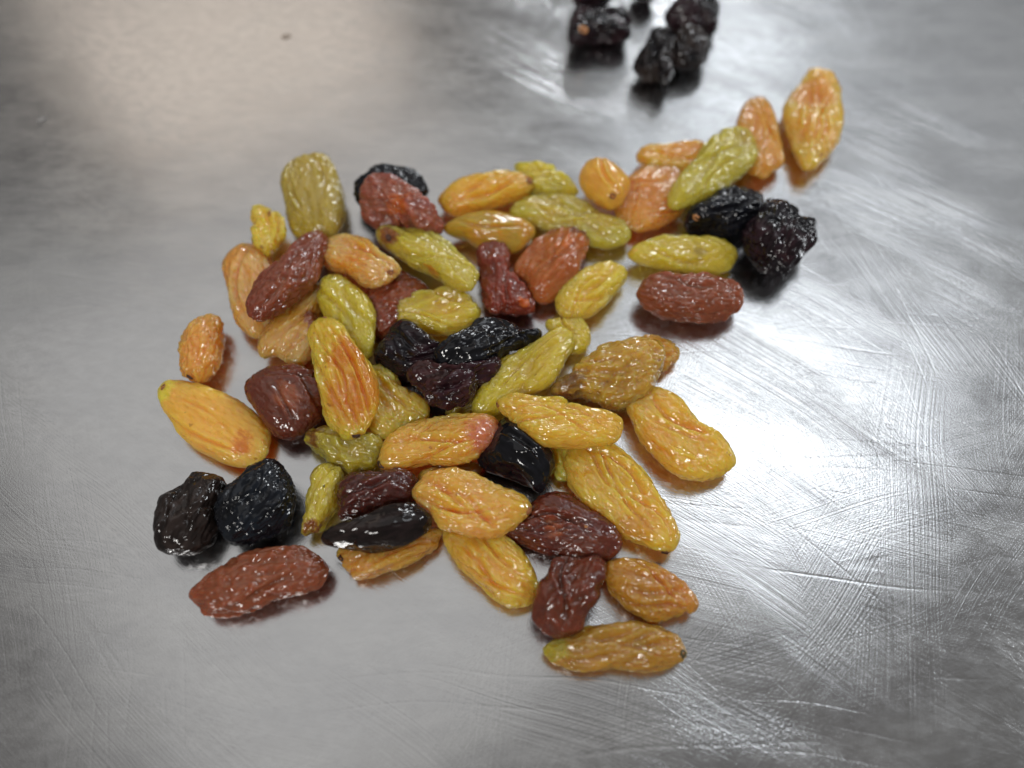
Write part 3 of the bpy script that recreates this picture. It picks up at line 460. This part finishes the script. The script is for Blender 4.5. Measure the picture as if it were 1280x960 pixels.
    ('black', 'very glossy black raisin tucked between golden ones, reflecting the ceiling lamp', 'gloss', (0.006, 0.006, 0.008), (0.006, 0.006, 0.008), [0.85, -13.04, 3.1], [0.728, -0.686, 0.02], [-0.037, -0.01, 0.999], 5.45, 3.95, 3.13, [95, 92, 91, 91, 92, 96, 101, 103, 101, 95, 90, 88, 90, 96, 101, 105, 105, 101, 95, 90, 87, 86, 87, 91, 98, 106, 110, 107, 100, 91, 84, 81, 80, 82, 88, 96, 105, 108, 106, 100], [], []),
    ('green', 'crumpled green raisin with a brown edge under the tall two-tone yellow one', 'crumple', (0.491, 0.412, 0.067), (0.48, 0.35, 0.045), [-22.32, -10.49, 2.05], [0.966, -0.259, -0.018], [0.013, -0.023, 1.0], 5.81, 2.8, 2.06, [86, 88, 91, 97, 102, 103, 94, 78, 60, 50, 50, 50, 50, 52, 63, 76, 88, 94, 95, 93, 93, 96, 98, 97, 91, 83, 78, 78, 83, 91, 99, 106, 110, 113, 113, 110, 103, 95, 89, 87], [[-3.87, 0.05, 1.6, 1.48, (0.22, 0.1, 0.03)], [0.79, -1.18, 1.98, 1.35, (0.55, 0.5, 0.09)]], []),
    ('golden', 'dull orange raisin sandwiched between the pink-tipped one and the flat golden one', 'soft', (0.614, 0.252, 0.091), (0.66, 0.32, 0.04), [-8.33, -14.9, 1.62], [0.953, 0.301, -0.027], [0.026, 0.007, 1.0], 4.62, 2.02, 1.63, [103, 105, 109, 113, 112, 104, 94, 85, 81, 82, 86, 92, 100, 108, 112, 109, 102, 93, 88, 86, 86, 87, 88, 90, 92, 92, 91, 90, 89, 87, 85, 82, 81, 82, 83, 85, 89, 94, 99, 102], [], []),
    ('brown', 'dark brown notched raisin just above the bottommost long olive one', 'fold', (0.095, 0.026, 0.018), (0.17, 0.042, 0.018), [7.12, -29.86, 2.64], [0.487, 0.873, 0.021], [0.005, -0.027, 1.0], 5.44, 3.62, 2.67, [82, 83, 86, 91, 99, 108, 114, 112, 103, 91, 84, 83, 89, 97, 104, 109, 110, 110, 109, 108, 106, 104, 102, 99, 95, 91, 85, 82, 83, 87, 90, 89, 87, 88, 93, 99, 101, 97, 89, 83], [], []),
    ('green', 'small crinkled green raisin right of the round black one', 'fine', (0.589, 0.457, 0.079), (0.8, 0.57, 0.07), [-24.0, -17.74, 2.21], [0.213, 0.977, 0.006], [-0.022, -0.002, 1.0], 5.08, 2.38, 2.24, [84, 89, 94, 98, 105, 114, 120, 116, 105, 95, 94, 97, 98, 96, 96, 104, 115, 120, 115, 106, 100, 100, 100, 93, 84, 79, 79, 80, 79, 73, 67, 63, 61, 62, 69, 79, 87, 89, 85, 82], [[-5.01, -0.06, 0.44, 1.3, (0.28, 0.1, 0.03)]], [[0.73, -0.13, 2.23, 0.18, (0.05, 0.018, 0.01)]]),
    ('black', 'round finely wrinkled blue-black raisin on the lower left', 'fine', (0.006, 0.006, 0.008), (0.006, 0.008, 0.012), [-31.94, -19.3, 3.36], [0.52, 0.854, 0.0], [0.0, 0.0, 1.0], 5.98, 5.24, 3.5, [98, 102, 105, 106, 104, 102, 99, 95, 91, 88, 87, 88, 90, 92, 92, 92, 92, 93, 94, 95, 96, 95, 93, 90, 86, 83, 82, 83, 85, 88, 90, 90, 88, 87, 87, 88, 89, 90, 91, 94], [], []),
    ('green', 'tilted bright green raisin leaning above the pair of black raisins on the right', 'long', (0.614, 0.503, 0.061), (0.58, 0.48, 0.065), [32.13, 36.74, 4.2], [0.685, 0.728, -0.034], [0.086, -0.034, 0.996], 11.38, 4.35, 2.24, [85, 87, 90, 93, 96, 98, 100, 101, 99, 94, 88, 83, 81, 81, 82, 82, 84, 88, 93, 98, 101, 102, 102, 99, 95, 89, 84, 83, 83, 86, 91, 96, 100, 102, 99, 95, 90, 88, 87, 86], [[7.56, 0.3, 1.58, 1.79, (0.48, 0.35, 0.045)]], []),
    ('golden', 'smooth bright orange-yellow raisin lying at the upper middle edge of the pile', 'soft', (0.9, 0.48, 0.055), (0.9, 0.388, 0.055), [-3.77, 32.96, 2.6], [0.968, 0.247, 0.042], [-0.037, -0.025, 0.999], 8.07, 4.22, 2.32, [96, 95, 93, 92, 90, 89, 88, 88, 88, 88, 87, 87, 88, 89, 90, 91, 93, 97, 100, 102, 100, 98, 98, 100, 100, 96, 87, 77, 72, 71, 74, 76, 76, 75, 76, 81, 87, 93, 96, 97], [], [[6.75, -0.46, 1.29, 0.63, (0.28, 0.1, 0.03)]]),
    ('brown', 'long brown raisin lying diagonally over pale orange ones at the left', 'fine', (0.22, 0.055, 0.024), (0.29, 0.085, 0.034), [-32.11, 13.54, 6.03], [0.402, 0.897, -0.183], [-0.032, 0.214, 0.976], 11.02, 4.48, 2.48, [95, 101, 106, 106, 98, 85, 70, 61, 59, 63, 69, 76, 81, 82, 81, 79, 77, 76, 75, 76, 77, 78, 79, 79, 77, 75, 72, 71, 71, 75, 81, 86, 88, 85, 81, 78, 79, 82, 87, 91], [], []),
    ('green', 'green raisin with a brown spotted upper end, below the mauve crumpled one', 'long', (0.577, 0.48, 0.061), (0.675, 0.503, 0.079), [-12.68, 18.99, 4.54], [0.791, -0.605, 0.09], [0.083, 0.252, 0.964], 9.96, 4.74, 2.41, [95, 92, 93, 95, 96, 94, 93, 91, 90, 90, 92, 97, 103, 106, 103, 97, 92, 91, 92, 93, 94, 92, 89, 83, 75, 67, 62, 60, 59, 58, 55, 52, 50, 51, 55, 65, 78, 91, 99, 99], [[-6.73, -1.63, 1.14, 2.02, (0.28, 0.1, 0.03)], [3.05, -2.12, -0.24, 0.93, (0.66, 0.32, 0.04)]], [[-6.06, -1.67, 1.34, 0.59, (0.05, 0.018, 0.01)]]),
    ('brown', 'curled dark red raisin with an upright flap, left of the red-orange one', 'crumple', (0.2, 0.045, 0.025), (0.26, 0.05, 0.025), [-1.92, 14.68, 2.12], [0.288, -0.958, 0.0], [0.0, 0.0, 1.0], 8.05, 4.11, 2.21, [59, 60, 63, 71, 85, 101, 111, 114, 110, 102, 90, 72, 56, 52, 69, 96, 117, 121, 112, 103, 99, 97, 88, 74, 64, 62, 65, 65, 61, 60, 66, 77, 87, 89, 86, 80, 73, 66, 61, 59], [[4.45, 2.16, 1.56, 1.15, (0.52, 0.13, 0.022)]], []),
    ('black', 'dark purple crinkled raisin lying on the front of two glossy black ones at the centre', 'crumple', (0.026, 0.009, 0.013), (0.035, 0.012, 0.012), [-8.14, -2.72, 5.53], [0.968, 0.249, 0.02], [-0.094, 0.29, 0.952], 7.24, 5.33, 2.58, [65, 87, 103, 101, 84, 61, 50, 50, 52, 58, 64, 72, 85, 99, 107, 105, 97, 85, 74, 66, 63, 63, 66, 68, 69, 70, 70, 71, 71, 71, 72, 71, 70, 67, 62, 58, 53, 50, 50, 50], [], []),
    ('golden', 'flat oval golden raisin with a cut brown right tip, left of the dark red-brown one', 'rim', (0.884, 0.412, 0.091), (0.9, 0.45, 0.07), [-5.75, -19.08, 4.72], [0.977, -0.214, -0.003], [0.042, 0.176, 0.983], 7.43, 4.5, 2.24, [110, 113, 112, 107, 97, 88, 82, 81, 83, 86, 89, 90, 92, 92, 92, 91, 89, 88, 87, 88, 90, 91, 88, 83, 78, 77, 82, 88, 94, 96, 97, 98, 99, 100, 100, 100, 99, 100, 102, 106], [], [[8.09, 0.26, 0.44, 0.5, (0.28, 0.1, 0.03)]]),
    ('black', 'smooth long black raisin resting on a golden one in the lower left', 'smooth', (0.01, 0.006, 0.006), (0.022, 0.015, 0.013), [-16.04, -23.15, 5.37], [0.976, 0.216, 0.008], [-0.073, 0.296, 0.952], 7.37, 3.44, 2.67, [89, 91, 92, 94, 96, 97, 94, 86, 76, 66, 58, 51, 50, 50, 50, 60, 73, 86, 94, 97, 94, 85, 73, 63, 58, 59, 63, 66, 68, 69, 73, 78, 81, 81, 80, 79, 81, 84, 86, 88], [], []),
    ('green', 'long ribbed green raisin sloping up right of the black ones at the centre', 'long', (0.711, 0.538, 0.061), (0.687, 0.48, 0.061), [1.87, -0.11, 3.3], [0.729, 0.684, 0.004], [-0.025, 0.021, 0.999], 9.22, 3.99, 2.32, [97, 99, 101, 103, 102, 100, 96, 94, 93, 95, 97, 99, 100, 98, 96, 95, 95, 96, 97, 99, 101, 103, 102, 99, 92, 84, 77, 76, 78, 83, 88, 91, 92, 90, 89, 88, 90, 92, 94, 96], [], []),
    ('golden', 'golden raisin lying across the pile above the very glossy black one', 'rim', (0.884, 0.457, 0.055), (0.9, 0.53, 0.07), [5.33, -8.46, 6.04], [0.969, -0.246, 0.009], [0.066, 0.297, 0.952], 8.76, 5.17, 2.41, [102, 104, 107, 111, 108, 96, 81, 70, 69, 73, 76, 75, 74, 76, 81, 85, 89, 90, 91, 89, 83, 75, 70, 70, 72, 73, 74, 77, 82, 86, 86, 82, 78, 78, 82, 86, 90, 94, 98, 101], [], [[-7.38, 0.23, 0.24, 0.42, (0.28, 0.1, 0.03)]]),
    ('golden', 'tall two-tone raisin, green-yellow on the left flank and orange on the right', 'long', (0.834, 0.525, 0.055), (0.9, 0.53, 0.07), [-22.55, -3.05, 5.46], [0.366, -0.928, 0.063], [-0.3, -0.054, 0.952], 11.23, 4.29, 2.49, [73, 75, 77, 79, 83, 89, 96, 102, 105, 104, 101, 97, 96, 96, 97, 99, 100, 100, 101, 102, 104, 106, 106, 104, 100, 95, 90, 86, 84, 84, 87, 90, 91, 90, 86, 83, 80, 78, 75, 74], [[3.23, 2.14, 2.2, 4.75, (0.72, 0.28, 0.03)], [-3.17, 2.38, 2.07, 2.77, (0.7, 0.26, 0.03)]], [[8.15, -0.58, 0.0, 0.51, (0.05, 0.018, 0.01)], [-10.88, 0.77, 0.72, 0.33, (0.28, 0.1, 0.03)]]),
    ('golden', 'orange-yellow raisin with a pink-red right end near the centre', 'rim', (0.9, 0.412, 0.067), (0.9, 0.45, 0.07), [-9.41, -10.67, 4.08], [0.972, 0.225, 0.061], [-0.109, 0.208, 0.972], 8.07, 4.79, 2.41, [99, 100, 98, 93, 85, 79, 78, 80, 82, 84, 85, 88, 90, 92, 92, 91, 92, 94, 95, 95, 98, 102, 106, 105, 95, 81, 71, 68, 71, 76, 80, 84, 87, 90, 93, 95, 97, 99, 99, 99], [[6.55, -1.38, 1.34, 3.5, (0.66, 0.2, 0.09)]], [[-7.86, -1.79, 0.47, 0.56, (0.05, 0.018, 0.01)]]),
]


GROUPS = {'golden': 'golden raisins in the pile', 'green': 'green raisins in the pile',
          'brown': 'brown raisins in the pile', 'black': 'black raisins'}


def build_raisin(idx, rec):
    kind, label, style, c1, c2, o, ex, up, a, b, h, radii, spots, scars = rec
    seed = idx + 1
    me, V = raisin_mesh(a, b, h, radii, style, seed)
    if scars:
        # an Empty at the raisin's middle carries its body and its stalk scars
        ob = bpy.data.objects.new(kind + "_raisin", None)
        ob.empty_display_size = 0.002
        body = bpy.data.objects.new("body", me)
        coll.objects.link(ob)
        coll.objects.link(body)
        body.parent = ob
    else:
        ob = bpy.data.objects.new(kind + "_raisin", me)
        coll.objects.link(ob)
    ex, up = Vector(ex).normalized(), Vector(up).normalized()
    ey = up.cross(ex).normalized()
    ex = ey.cross(up)
    mw = Matrix.Identity(4)
    for k in range(3):
        mw[k][0], mw[k][1], mw[k][2], mw[k][3] = ex[k], ey[k], up[k], o[k] * MM
    # settle on the steel: lowest point just touches it
    low = min((V @ np.array([ex[2], ey[2], up[2]])).min() + o[2], 0.0)
    mw[2][3] -= low * MM * 0.85
    ob.matrix_world = mw
    me.materials.append(raisin_material(kind, c1, c2, style, spots, seed))
    ob["label"] = label
    ob["category"] = "raisin"
    ob["group"] = GROUPS[kind]
    rng = random.Random(seed)
    nrm = vertex_normals(V, SPH_F)
    for (x, y, z, r, c) in scars:
        j = int(np.argmin(((V - np.array((x, y, z))) ** 2).sum(1)))
        sm = scar_mesh(r * 0.78, rng)
        s = bpy.data.objects.new("stalk_scar", sm)
        coll.objects.link(s)
        s.parent = ob
        s.location = V[j] * MM
        s.rotation_euler = Vector(nrm[j]).to_track_quat('Z', 'Y').to_euler()
        sm.materials.append(scar_material(c))
    return ob


for idx, rec in enumerate(RAISINS):
    build_raisin(idx, rec)


# ---------------------------------------------------------------- crumbs on the bare steel
def build_crumb(x, y, sx, sy, sz, rot, label, colour, seed):
    v, f = unit_sphere(3)
    off = seed * 13.7
    v = v * (1 + 0.45 * perlin(v * 1.3 + off))[:, None] * np.array((sx, sy, sz))
    v[:, 2] -= v[:, 2].min()
    me = bpy.data.meshes.new("crumb")
    me.from_pydata((v * MM).tolist(), [], f.tolist())
    me.polygons.foreach_set("use_smooth", np.ones(len(f), bool))
    o = bpy.data.objects.new("crumb", me)
    coll.objects.link(o)
    o.location = (x * MM, y * MM, -0.00002)
    o.rotation_euler = (0, 0, rot)
    m, nt, p = new_mat("crumb_skin")
    n = N(nt)
    t = n.noise(n.coords(), 3000.0, 2.0)
    n.put(p.inputs["Base Color"], n.mix(t, colour, [q * 0.5 for q in colour]))
    p.inputs["Roughness"].default_value = 0.6
    me.materials.append(m)
    o["label"] = label
    o["category"] = "crumb"
    o["group"] = "crumbs on the steel"


build_crumb(-41.49, 72.32, 0.9, 0.6, 0.10, 0.3, 'tiny brown crumb alone on the steel near the top left edge', (0.42, 0.34, 0.27), 1)
build_crumb(-80.70, 51.29, 0.8, 0.45, 0.10, 0.6, 'tiny grey crumb on the steel near the left edge', (0.36, 0.35, 0.34), 2)
